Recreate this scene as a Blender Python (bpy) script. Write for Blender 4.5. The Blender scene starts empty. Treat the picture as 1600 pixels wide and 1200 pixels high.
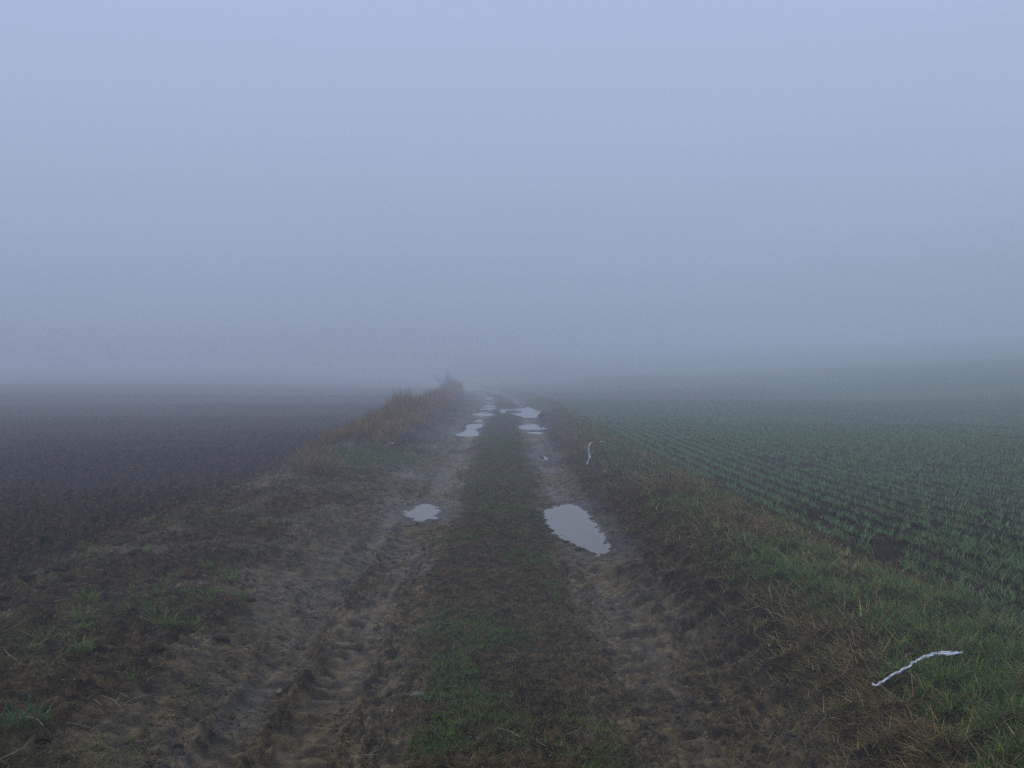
import bpy, bmesh, math, random
import numpy as np
from mathutils import Vector

random.seed(7)
rng = np.random.default_rng(11)
SC = bpy.context.scene
COL = SC.collection

# ------------------------------------------------------------------ camera
CAM_H, F_PX, HORIZON, CX, CY = 1.6, 1600.0, 588.0, 800.0, 600.0
cam = bpy.data.cameras.new('camera')
cam.sensor_width = 36.0
cam.lens = 36.0 * F_PX / 1600.0
cam.clip_start, cam.clip_end = 0.05, 4000.0
cam_o = bpy.data.objects.new('camera', cam)
COL.objects.link(cam_o)
cam_o.location = (0, 0, CAM_H)
cam_o.rotation_euler = (math.radians(90) - math.atan((CY - HORIZON) / F_PX), 0, 0)
SC.camera = cam_o

# ------------------------------------------------------------------ sky, sun, exposure
SUN_EL, SUN_ROT = math.radians(36), math.radians(-75)
world = bpy.data.worlds.new('World')
SC.world = world
world.use_nodes = True
wn, wl = world.node_tree.nodes, world.node_tree.links
wn.clear()
w_out = wn.new('ShaderNodeOutputWorld')
w_bg = wn.new('ShaderNodeBackground')
w_sky = wn.new('ShaderNodeTexSky')
w_sky.sky_type = 'NISHITA'
w_sky.sun_disc = False
w_sky.sun_elevation, w_sky.sun_rotation = SUN_EL, SUN_ROT
w_sky.dust_density, w_sky.air_density = 1.5, 1.0
# overcast deck: even grey-blue, brighter towards the zenith as cloud decks are
w_tc = wn.new('ShaderNodeTexCoord')
w_sep = wn.new('ShaderNodeSeparateXYZ')
w_ramp = wn.new('ShaderNodeMapRange')
w_ramp.inputs['From Min'].default_value, w_ramp.inputs['From Max'].default_value = 0.0, 1.0
w_ramp.inputs['To Min'].default_value, w_ramp.inputs['To Max'].default_value = 5.35, 9.5
w_col = wn.new('ShaderNodeVectorMath'); w_col.operation = 'SCALE'
w_col.inputs[0].default_value = (0.785, 1.0, 1.44)
w_mix = wn.new('ShaderNodeMix'); w_mix.data_type = 'RGBA'
w_mix.inputs['Factor'].default_value = 0.88
wl.new(w_tc.outputs['Generated'], w_sep.inputs[0])
wl.new(w_sep.outputs['Z'], w_ramp.inputs['Value'])
wl.new(w_ramp.outputs['Result'], w_col.inputs['Scale'])
wl.new(w_sky.outputs['Color'], w_mix.inputs[6])
wl.new(w_col.outputs['Vector'], w_mix.inputs[7])
wl.new(w_mix.outputs[2], w_bg.inputs['Color'])
w_bg.inputs['Strength'].default_value = 0.10
wl.new(w_bg.outputs[0], w_out.inputs['Surface'])

sun = bpy.data.lights.new('sun', 'SUN')
sun.energy, sun.angle, sun.color = 1.0, math.radians(14), (1.0, 0.96, 0.90)
sun_o = bpy.data.objects.new('sun', sun)
COL.objects.link(sun_o)
sun_o.rotation_euler = (math.radians(90) - SUN_EL, 0, math.radians(180) - SUN_ROT)
sun_o.location = (0, 0, 40)

SC.view_settings.view_transform = 'Standard'
SC.view_settings.look = 'None'
SC.view_settings.exposure = 0.0
SC.view_settings.gamma = 1.0
SC.render.engine = 'CYCLES'
SC.cycles.volume_bounces = 3
SC.cycles.max_bounces = 6
SC.cycles.diffuse_bounces = 3
SC.cycles.glossy_bounces = 3
SC.cycles.transmission_bounces = 3
SC.cycles.use_denoising = False
SC.cycles.use_adaptive_sampling = False
SC.cycles.sampling_pattern = 'TABULATED_SOBOL'
SC.cycles.auto_scrambling_distance = False
SC.cycles.scrambling_distance = 0.03

# ------------------------------------------------------------------ helpers
def tag(o, label=None, cat=None, group=None, kind=None):
    if label: o['label'] = label
    if cat: o['category'] = cat
    if group: o['group'] = group
    if kind: o['kind'] = kind
    return o

def link(name, me, parent=None, mat=None):
    o = bpy.data.objects.new(name, me)
    COL.objects.link(o)
    if parent: o.parent = parent
    if mat and me is not None and not me.materials: me.materials.append(mat)
    return o

def np_mesh(name, verts, loops, starts, totals, smooth=True, attrs=None):
    me = bpy.data.meshes.new(name)
    me.vertices.add(len(verts))
    me.vertices.foreach_set('co', np.ascontiguousarray(verts, np.float32).ravel())
    me.loops.add(len(loops))
    me.loops.foreach_set('vertex_index', np.ascontiguousarray(loops, np.int32))
    me.polygons.add(len(starts))
    me.polygons.foreach_set('loop_start', np.ascontiguousarray(starts, np.int32))
    me.polygons.foreach_set('loop_total', np.ascontiguousarray(totals, np.int32))
    me.polygons.foreach_set('use_smooth', np.full(len(starts), smooth))
    for k, v in (attrs or {}).items():
        if v.ndim == 2:
            a = me.attributes.new(k, 'FLOAT_COLOR', 'POINT')
            c = np.ones((len(v), 4), np.float32); c[:, :3] = v
            a.data.foreach_set('color', c.ravel())
        else:
            a = me.attributes.new(k, 'FLOAT', 'POINT')
            a.data.foreach_set('value', np.ascontiguousarray(v, np.float32))
    me.update(calc_edges=True)
    return me

def gnoise(x, y, seed=0):
    """2-D gradient noise, about -0.7..0.7"""
    x = np.asarray(x, np.float64); y = np.asarray(y, np.float64)
    xi = np.floor(x); yi = np.floor(y)
    fx = (x - xi).astype(np.float32); fy = (y - yi).astype(np.float32)
    xi = xi.astype(np.int64); yi = yi.astype(np.int64)
    def g(ix, iy, dx, dy):
        h = (ix * 374761393 + iy * 668265263 + seed * 1442695041) & 0xFFFFFFFF
        h = ((h ^ (h >> 13)) * 1274126177) & 0xFFFFFFFF
        h = h ^ (h >> 16)
        a = (h & 0xFFFF).astype(np.float32) * np.float32(2 * math.pi / 65536)
        return np.cos(a) * dx + np.sin(a) * dy
    ux = fx * fx * fx * (fx * (fx * 6 - 15) + 10)
    uy = fy * fy * fy * (fy * (fy * 6 - 15) + 10)
    a = g(xi, yi, fx, fy); b = g(xi + 1, yi, fx - 1, fy)
    c = g(xi, yi + 1, fx, fy - 1); d = g(xi + 1, yi + 1, fx - 1, fy - 1)
    return (a + (b - a) * ux) * (1 - uy) + (c + (d - c) * ux) * uy

def fbm(x, y, oct=3, seed=0):
    s = 0; a = 1.0; f = 1.0
    for i in range(oct):
        s = s + a * gnoise(x * f + 17.3 * i, y * f - 9.1 * i, seed + i * 7)
        a *= 0.5; f *= 2.03
    return s

def sstep(a, b, x):
    t = np.clip((x - a) / (b - a), 0, 1)
    return t * t * (3 - 2 * t)

# ------------------------------------------------------------------ the lie of the land
_cy = np.array([-200, 0, 4.3, 11, 20, 31, 46, 60, 80, 105, 135, 165, 220, 400, 1200], float)
_cx = np.array([0.2, 0.0, -0.03, -0.17, -0.26, -0.32, -0.28, -0.38, -1.0, -2.7, -5.6, -9.5, -19, -60, -260], float)
def track_x(y):
    return np.interp(y, _cy, _cx)

_pu = np.array([-9, -4.3, -3.5, -2.7, -2.0, -1.5, -1.2, -0.95, -0.70, -0.52, 0, 0.5, 0.64, 0.88, 1.1, 1.26, 1.55, 1.95, 2.3, 2.75, 3.2, 9])
_pz = np.array([0.03, 0.05, 0.13, 0.16, 0.10, 0.02, -0.07, -0.10, -0.075, -0.005, 0.02, 0.0, -0.065, -0.10, -0.075, 0.0, 0.13, 0.24, 0.27, 0.2, 0.18, 0.18])

W_LEVEL = -0.055
def px_to_plane(px, py, z):
    d = (CAM_H - z) * F_PX / (py - HORIZON)
    return (px - CX) / F_PX * d, d

PUDDLE_PX = [
    ('broad muddy puddle in the wheel rut below the ribbed right bank',
     [(849, 801), (857, 795), (868, 791), (880, 788), (892, 786), (903, 790), (912, 796), (922, 806), (932, 818), (944, 836), (952, 850), (959, 863), (945, 866), (936, 873), (926, 863), (912, 858), (900, 852), (886, 846), (872, 838), (860, 829), (851, 815)]),
    ('small ragged puddle alone in the left wheel rut',
     [(629, 800), (645, 794), (660, 786), (673, 787), (684, 792), (692, 799), (683, 806), (679, 815), (667, 811), (656, 818), (647, 815), (641, 809), (633, 806)]),
    ('hourglass puddle in the left rut near the weedy bank',
     [(711, 679), (726, 674), (730, 670), (726, 666), (740, 661), (755, 661.7), (753.5, 667), (742, 671.4), (749, 676), (748, 681.5), (734, 683.5), (717, 682)]),
    ('little puddle just behind the hourglass puddle in the left rut',
     [(738, 658.6), (748, 656), (756, 656.6), (754, 660), (742, 660.2)]),
    ('lens-shaped puddle spreading from left rut onto centre strip',
     [(736, 647), (751, 644.4), (772, 645.3), (773, 648.2), (758, 651.2), (742, 649.8)]),
    ('thin sliver of puddle behind the lens-shaped puddle',
     [(744, 638.3), (776, 637.4), (778, 639.8), (753, 640.6)]),
    ('narrow puddle in left rut where the track begins to fade',
     [(754, 635.4), (763, 633), (774, 634.2), (772, 636.8), (758, 636.7)]),
    ('tiny wet hollow beyond the narrow left-rut puddle',
     [(760, 620.5), (768, 620.5), (769.5, 625), (759, 625)]),
    ('faint far puddle where the track bends past the bare shrub',
     [(713, 604.2), (730, 603.6), (751, 605), (749, 608), (735, 609.6), (722, 608)]),
    ('large forked puddle across the right rut with a clod at its rim',
     [(781, 640.6), (785, 638.6), (817, 638.1), (830, 634), (843, 634.4), (846, 643), (844, 653), (821, 653), (807, 649), (795, 647.4), (800, 645.4), (816, 644.6), (814, 642.2), (790, 642.2), (788, 646.4), (782, 646.4)]),
    ('smooth oval puddle in the right wheel rut',
     [(808, 668), (817, 664), (830, 662.4), (846, 663.8), (859, 669), (850, 672.6), (830, 672.6), (814, 670.4)]),
    ('thin crescent puddle under the smooth oval puddle',
     [(820, 675.8), (837, 674), (854, 676), (841, 679), (827, 678)]),
    ('tiny puddle on the grassy centre strip of the track',
     [(775, 676.6), (791, 675.8), (791, 678.2), (781, 678)]),
    ('small shallow puddle in right rut beside the hanging plastic strip',
     [(828, 714.2), (841, 713.8), (841, 717.2), (830, 717.2)]),
    ('small squarish puddle in right rut beside the hanging plastic strip',
     [(846, 712.5), (855, 712.5), (855, 720), (846.5, 720)]),
]
PUDDLES = []
for lab, pts in PUDDLE_PX:
    PUDDLES.append((lab, np.array([px_to_plane(px, py, W_LEVEL) for px, py in pts])))

def poly_sd(P, x, y):
    """signed distance to a polygon, negative inside"""
    d2 = np.full(x.shape, 1e9); ins = np.zeros(x.shape, bool)
    n = len(P)
    for i in range(n):
        ax, ay = P[i]; bx, by = P[(i + 1) % n]
        ex, ey = bx - ax, by - ay
        t = np.clip(((x - ax) * ex + (y - ay) * ey) / (ex * ex + ey * ey + 1e-12), 0, 1)
        d2 = np.minimum(d2, (x - ax - t * ex) ** 2 + (y - ay - t * ey) ** 2)
        if abs(ey) > 1e-9:
            ins ^= ((ay > y) != (by > y)) & (x < ax + ex * (y - ay) / ey)
    d = np.sqrt(d2)
    return np.where(ins, -d, d)

def land(x, y):
    """large-scale terrain"""
    hill = 0.055 * np.maximum(0, x - 20.5) + 0.02 * np.maximum(0, y - 60) * sstep(2, 26, x - np.minimum(track_x(y), 0)) \
        + 0.014 * np.maximum(0, y - 175)
    ul = -(x - track_x(y))
    hill = hill + 0.010 * np.maximum(0, y - 50) * sstep(4, 48, ul) * (1 - 0.55 * sstep(20, 140, ul)) * (1 - sstep(170, 260, y)) \
        + sstep(4, 48, ul) * (1 - 0.55 * sstep(20, 140, ul)) * sstep(170, 260, y) * (1.2 + 0.001 * np.maximum(0, y - 170))
    hill = hill / (1 + (hill / 19.0) ** 4) ** 0.25
    left = -0.3 * (1 - np.exp(-0.004 * np.maximum(0, -(x - track_x(y)) - 5) / 0.3))
    return hill + left * (1 - sstep(175, 400, y))

def bank_shift(y):
    return 0.6 * (1 - sstep(26, 75, y))

def masks(x, y):
    u = x - track_x(y)
    uw = u + 0.16 * fbm(x * 0.9, y * 0.45, 3, 3) * (1 - 0.4 * sstep(1.0, 1.3, np.abs(u)) )
    uw = uw + 0.17 * gnoise(x * 4.7, y * 2.6, 4) * (np.abs(u) < 3) - 0.25 * (1 - sstep(5.0, 8.5, y)) * sstep(0.75, 1.25, u)
    m = {}
    m['u'] = u; m['uw'] = uw
    m['plough'] = 1 - sstep(-3.95, -3.35, uw)
    m['margin'] = sstep(-3.95, -3.35, uw) * (1 - sstep(-1.75, -1.4, uw))
    m['centre'] = sstep(-0.66, -0.36, uw) * (1 - sstep(0.36, 0.66, uw))
    m['track'] = sstep(-1.75, -1.4, uw) * (1 - sstep(1.1, 1.35, uw))
    m['bank'] = sstep(1.1, 1.35, uw) * (1 - sstep(1.75, 2.1, uw))
    m['verge'] = sstep(1.75, 2.1, uw) * (1 - sstep(2.55, 2.9, uw))
    m['crop'] = sstep(2.55, 2.9, uw)
    ub = uw - bank_shift(y)
    brk = 0.25 * fbm(x * 1.6, y * 0.7, 2, 6)
    m['shoulder'] = sstep(-1.95, -1.5, uw + 1.6 * brk) * (1 - sstep(-1.22, -1.08, uw)) * (1 - 0.8 * sstep(8, 15, y)) \
        + sstep(0.98, 1.08, uw + 0.4 * brk) * (1 - sstep(1.22, 1.36, uw)) * 0.8
    m['lane'] = np.exp(-((u + 0.90 - 0.07 * gnoise(y * 0.22, y * 0 + 3.1, 43)) / 0.15) ** 6) + np.exp(-((u - 0.86 - 0.07 * gnoise(y * 0.22, y * 0 + 3.1, 44)) / 0.15) ** 6)
    m['weed'] = sstep(-4.6, -4.0, ub) * (1 - sstep(-3.1, -2.5, ub)) * sstep(16.5, 22, y) * (1 - sstep(112, 122, y))
    return m

def height(x, y):
    x = np.asarray(x, float); y = np.asarray(y, float)
    m = masks(x, y); u, uw = m['u'], m['uw']
    z = np.interp(uw, _pu, _pz) + land(x, y)
    far = 1 - 0.75 * sstep(45, 120, y)
    z = z + 0.33 * m['weed'] * (0.8 + 0.5 * gnoise(x * 0.5, y * 0.35, 5))
    # clods and crumbs
    n1 = gnoise(x * 3.1, y * 3.1, 21); n2 = gnoise(x * 8.3, y * 8.3, 22)
    n3 = gnoise(x * 19, y * 19, 23); n4 = gnoise(x * 43, y * 43, 24)
    bil = np.abs(n2) - 0.2; bil2 = np.abs(n3) - 0.2; bil3 = np.abs(n4) - 0.2
    z = z + m['plough'] * (0.07 * n1 + 0.26 * bil + 0.10 * bil2 + 0.05 * bil3 - 0.03)
    z = z + m['margin'] * (0.03 * n1 + 0.035 * n2 + (1 - 0.75 * m['shoulder']) * (0.10 * bil2 * sstep(-0.5, 0.2, n1 + gnoise(x * 1.2, y * 1.2, 26)) + 0.05 * bil3))
    rut = m['track'] * (1 - m['centre'])
    smooth = sstep(-0.05, 0.25, fbm(x * 2.2, y * 0.5, 2, 31))          # pressed flat by tyres in places
    smooth = np.maximum(np.maximum(smooth * 0.6, m['shoulder']), 0.6 * sstep(0.55, 0.75, u))
    crumb = 1 - 0.7 * smooth
    streak = gnoise(x * 15, y * 0.9, 33)
    z = z + rut * far * (0.03 * n1 + crumb * (0.10 * bil + 0.09 * bil2 + 0.035 * bil3) + smooth * 0.03 * streak)
    # pressed tyre lanes: flat floor, squeezed-up berms, lug prints across
    for c0, hw, dep, sd_ in ((-0.90, 0.15, 0.024, 43), (0.86, 0.15, 0.026, 44), (-1.24, 0.10, 0.014, 45), (1.13, 0.09, 0.016, 46)):
        w_ = 0.07 * gnoise(y * 0.22, y * 0 + 3.1, sd_)
        q = (u - c0 - w_) / hw
        lane = np.exp(-q ** 6)
        berm = np.exp(-((np.abs(q) - 1.25) / 0.28) ** 2)
        keep = sstep(-0.35, 0.1, gnoise(x * 0.3, y * 0.28, sd_ + 10))
        z = z - lane * keep * (dep + 0.8 * rut * far * crumb * (0.10 * bil + 0.09 * bil2 + 0.035 * bil3))
        z = z + berm * keep * far * (0.013 + 0.04 * np.maximum(0, bil2))
        z = z + lane * keep * far * 0.009 * np.tanh(3 * np.sin(2 * math.pi * (y + 0.35 * np.abs(u - c0 - w_)) / 0.15 + 1.5 * n1)) * sstep(-0.2, 0.2, gnoise(x * 0.9, y * 0.5, sd_ + 20))
    # tyre lug marks pressed into the left rut
    lug = np.sin(2 * math.pi * (y + 0.5 * np.abs(uw + 0.95)) / 0.19 + 2.0 * n1)
    z = z + 0.028 * lug * np.exp(-((uw + 0.98) / 0.17) ** 2) * far * sstep(0.0, 0.3, gnoise(x * 0.6, y * 0.22, 36) + 0.15)
    lug2 = np.sin(2 * math.pi * (y - 0.5 * np.abs(uw - 0.95)) / 0.21 + 2.0 * n1)
    z = z + 0.024 * lug2 * np.exp(-((uw - 1.02) / 0.16) ** 2) * far * sstep(0.0, 0.3, gnoise(x * 0.6, y * 0.25, 37) + 0.1)
    z = z + m['centre'] * far * (0.03 * n1 + 0.02 * n2 + 0.05 * bil2 + 0.025 * bil3)
    # ribbed bank: soil and thatch dragged up by tyres
    rib_w = sstep(0.95, 1.15, uw) * (1 - sstep(1.8, 2.15, uw)) * (1 - sstep(15, 22, y))
    rib = np.sin(2 * math.pi * (y - 0.32 * (u - 1.1)) / 0.27 + 2.4 * gnoise(x * 1.3, y * 1.3, 41))
    z = z + rib_w * (0.045 * (np.abs(rib) ** 0.7 * np.sign(rib)) * (0.45 + 1.1 * np.abs(gnoise(x * 1.1, y * 0.9, 42))) + 0.025 * n2 + 0.04 * bil2 + 0.018 * bil3)
    z = z + m['bank'] * (1 - rib_w) * (0.03 * n1 + 0.02 * n2)
    z = z + m['verge'] * (0.08 * n1 + 0.03 * n2 + 0.015 * n3)
    z = z + m['crop'] * (0.03 * n1 + 0.06 * bil + 0.06 * bil2 + 0.03 * bil3) * far
    # hollows that hold water
    zl = land(x, y)
    for lab, P in PUDDLES:
        x0, y0 = P.min(0) - 1.2; x1, y1 = P.max(0) + 1.2
        k = (x > x0) & (x < x1) & (y > y0) & (y < y1)
        if not k.any(): continue
        sd = poly_sd(P, x[k], y[k]) + (0.11 * n2[k] + 0.06 * n3[k] + 0.03 * n4[k]) * np.where(y[k] > 25, 0.6, 1.0)
        shore = W_LEVEL + np.where(sd < 0, np.maximum(sd * 0.22, -0.07), np.minimum(sd * 0.22, 0.035) + 0.012 * np.maximum(0, n3[k]) + 0.012 * np.maximum(0, n4[k]))
        w = 1 - sstep(0.08, 0.75, sd)
        z[k] = z[k] * (1 - w) + shore * w
    return z

def ground_hit(px, py, off=0.0):
    """where the view line through a photo pixel meets the ground (plus off)"""
    d = np.geomspace(2.6, 170, 5000)
    a = (px - CX) / F_PX; b = (py - HORIZON) / F_PX
    x = a * d; zr = CAM_H - b * d
    h = height(x, d) + off
    i = int(np.argmax(zr < h))
    if i == 0: i = len(d) - 1
    return float(x[i]), float(d[i]), float(h[i] - off)

# ------------------------------------------------------------------ materials
def new_mat(name):
    m = bpy.data.materials.new(name); m.use_nodes = True
    n, l = m.node_tree.nodes, m.node_tree.links
    return m, n, l, n['Principled BSDF']

def soil_material(name, bump=0.9):
    m, n, l, p = new_mat(name)
    at = n.new('ShaderNodeAttribute'); at.attribute_name = 'tint'
    wet = n.new('ShaderNodeAttribute'); wet.attribute_name = 'wet'
    tc = n.new('ShaderNodeTexCoord')
    n1 = n.new('ShaderNodeTexNoise'); n1.inputs['Scale'].default_value = 34; n1.inputs['Detail'].default_value = 5; n1.inputs['Roughness'].default_value = 0.78
    n2 = n.new('ShaderNodeTexNoise'); n2.inputs['Scale'].default_value = 10; n2.inputs['Detail'].default_value = 4
    l.new(tc.outputs['Object'], n1.inputs['Vector']); l.new(tc.outputs['Object'], n2.inputs['Vector'])
    r1 = n.new('ShaderNodeMapRange'); r1.inputs['From Min'].default_value = 0.34; r1.inputs['From Max'].default_value = 0.68
    r1.inputs['To Min'].default_value = 0.2; r1.inputs['To Max'].default_value = 1.9
    r2 = n.new('ShaderNodeMapRange'); r2.inputs['From Min'].default_value = 0.36; r2.inputs['From Max'].default_value = 0.66
    r2.inputs['To Min'].default_value = 0.4; r2.inputs['To Max'].default_value = 1.75
    l.new(n1.outputs['Fac'], r1.inputs['Value']); l.new(n2.outputs['Fac'], r2.inputs['Value'])
    gr = n.new('ShaderNodeAttribute'); gr.attribute_name = 'grain'
    gm = n.new('ShaderNodeMix'); gm.data_type = 'FLOAT'; gm.inputs[2].default_value = 0.95
    l.new(gr.outputs['Fac'], gm.inputs[0]); l.new(r1.outputs[0], gm.inputs[3])
    mu = n.new('ShaderNodeMath'); mu.operation = 'MULTIPLY'
    l.new(gm.outputs[0], mu.inputs[0]); l.new(r2.outputs[0], mu.inputs[1])
    sc = n.new('ShaderNodeVectorMath'); sc.operation = 'SCALE'
    l.new(at.outputs['Color'], sc.inputs[0]); l.new(mu.outputs[0], sc.inputs['Scale'])
    l.new(sc.outputs['Vector'], p.inputs['Base Color'])
    ro = n.new('ShaderNodeMapRange'); ro.inputs['To Min'].default_value = 0.95; ro.inputs['To Max'].default_value = 0.42
    l.new(wet.outputs['Fac'], ro.inputs['Value']); l.new(ro.outputs[0], p.inputs['Roughness'])
    sp = n.new('ShaderNodeMapRange'); sp.inputs['To Min'].default_value = 0.05; sp.inputs['To Max'].default_value = 0.30
    l.new(wet.outputs['Fac'], sp.inputs['Value']); l.new(sp.outputs[0], p.inputs['Specular IOR Level'])
    bp = n.new('ShaderNodeBump'); bp.inputs['Strength'].default_value = bump; bp.inputs['Distance'].default_value = 0.03
    l.new(n1.outputs['Fac'], bp.inputs['Height']); l.new(bp.outputs['Normal'], p.inputs['Normal'])
    return m

def blade_material(name, rough=0.5, trans=0.3, spec=0.25):
    m, n, l, p = new_mat(name)
    at = n.new('ShaderNodeAttribute'); at.attribute_name = 'tint'
    tc = n.new('ShaderNodeTexCoord')
    nz = n.new('ShaderNodeTexNoise'); nz.inputs['Scale'].default_value = 30; nz.inputs['Detail'].default_value = 2
    l.new(tc.outputs['Object'], nz.inputs['Vector'])
    r = n.new('ShaderNodeMapRange'); r.inputs['From Min'].default_value = 0.3; r.inputs['From Max'].default_value = 0.7
    r.inputs['To Min'].default_value = 0.75; r.inputs['To Max'].default_value = 1.25
    l.new(nz.outputs['Fac'], r.inputs['Value'])
    sc = n.new('ShaderNodeVectorMath'); sc.operation = 'SCALE'
    l.new(at.outputs['Color'], sc.inputs[0]); l.new(r.outputs[0], sc.inputs['Scale'])
    l.new(sc.outputs['Vector'], p.inputs['Base Color'])
    p.inputs['Roughness'].default_value = rough
    p.inputs['Specular IOR Level'].default_value = spec
    tr = n.new('ShaderNodeBsdfTranslucent'); l.new(sc.outputs['Vector'], tr.inputs['Color'])
    mx = n.new('ShaderNodeMixShader'); mx.inputs[0].default_value = trans
    l.new(p.outputs[0], mx.inputs[1]); l.new(tr.outputs[0], mx.inputs[2])
    l.new(mx.outputs[0], n['Material Output'].inputs['Surface'])
    return m

def plain_material(name, col, rough=0.8, spec=0.3, var=0.25, scale=30, bump=0.3, dist=0.004):
    m, n, l, p = new_mat(name)
    tc = n.new('ShaderNodeTexCoord')
    nz = n.new('ShaderNodeTexNoise'); nz.inputs['Scale'].default_value = scale; nz.inputs['Detail'].default_value = 5
    l.new(tc.outputs['Object'], nz.inputs['Vector'])
    r = n.new('ShaderNodeMapRange'); r.inputs['From Min'].default_value = 0.3; r.inputs['From Max'].default_value = 0.7
    r.inputs['To Min'].default_value = 1 - var; r.inputs['To Max'].default_value = 1 + var
    l.new(nz.outputs['Fac'], r.inputs['Value'])
    sc = n.new('ShaderNodeVectorMath'); sc.operation = 'SCALE'; sc.inputs[0].default_value = col
    l.new(r.outputs[0], sc.inputs['Scale']); l.new(sc.outputs['Vector'], p.inputs['Base Color'])
    p.inputs['Roughness'].default_value = rough; p.inputs['Specular IOR Level'].default_value = spec
    bp = n.new('ShaderNodeBump'); bp.inputs['Strength'].default_value = bump; bp.inputs['Distance'].default_value = dist
    l.new(nz.outputs['Fac'], bp.inputs['Height']); l.new(bp.outputs['Normal'], p.inputs['Normal'])
    return m

M_SOIL = soil_material('soil')
M_BLADE = blade_material('grass_blades')
M_CROP = blade_material('crop_blades', 0.42, 0.25, 0.45)
M_DRY = blade_material('dry_blades', rough=0.75, trans=0.1, spec=0.15)
M_STRAW = plain_material('straw', (0.27, 0.20, 0.105), 0.55, 0.4, 0.2, 60)
M_CLOD = plain_material('clod', (0.060, 0.042, 0.029), 0.85, 0.2, 0.35, 45, 0.8, 0.01)
M_STONE = plain_material('stone', (0.115, 0.095, 0.07), 0.6, 0.4, 0.25, 25, 0.4)
M_PALE_STONE = plain_material('pale_stone', (0.26, 0.235, 0.19), 0.6, 0.4, 0.2, 25, 0.4)
M_PLASTIC = plain_material('white_plastic', (0.78, 0.76, 0.80), 0.35, 0.5, 0.08, 14, 0.25, 0.003)
M_STEM = plain_material('dead_stem', (0.13, 0.075, 0.038), 0.8, 0.2, 0.3, 20)
M_BARK = plain_material('bare_bark', (0.050, 0.038, 0.030), 0.85, 0.2, 0.3, 20)

def water_material():
    m, n, l, p = new_mat('muddy_water')
    p.inputs['Base Color'].default_value = (0.12, 0.085, 0.05, 1)
    p.inputs['Roughness'].default_value = 0.02
    p.inputs['IOR'].default_value = 1.33
    tc = n.new('ShaderNodeTexCoord')
    nz = n.new('ShaderNodeTexNoise'); nz.inputs['Scale'].default_value = 9; nz.inputs['Detail'].default_value = 2
    l.new(tc.outputs['Object'], nz.inputs['Vector'])
    bp = n.new('ShaderNodeBump'); bp.inputs['Strength'].default_value = 0.06; bp.inputs['Distance'].default_value = 0.004
    l.new(nz.outputs['Fac'], bp.inputs['Height']); l.new(bp.outputs['Normal'], p.inputs['Normal'])
    return m
M_WATER = water_material()

# ------------------------------------------------------------------ ground sheet, split by what covers it
def green_patch(x, y):
    return fbm(x * 0.8, y * 0.55, 3, 51)

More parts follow.
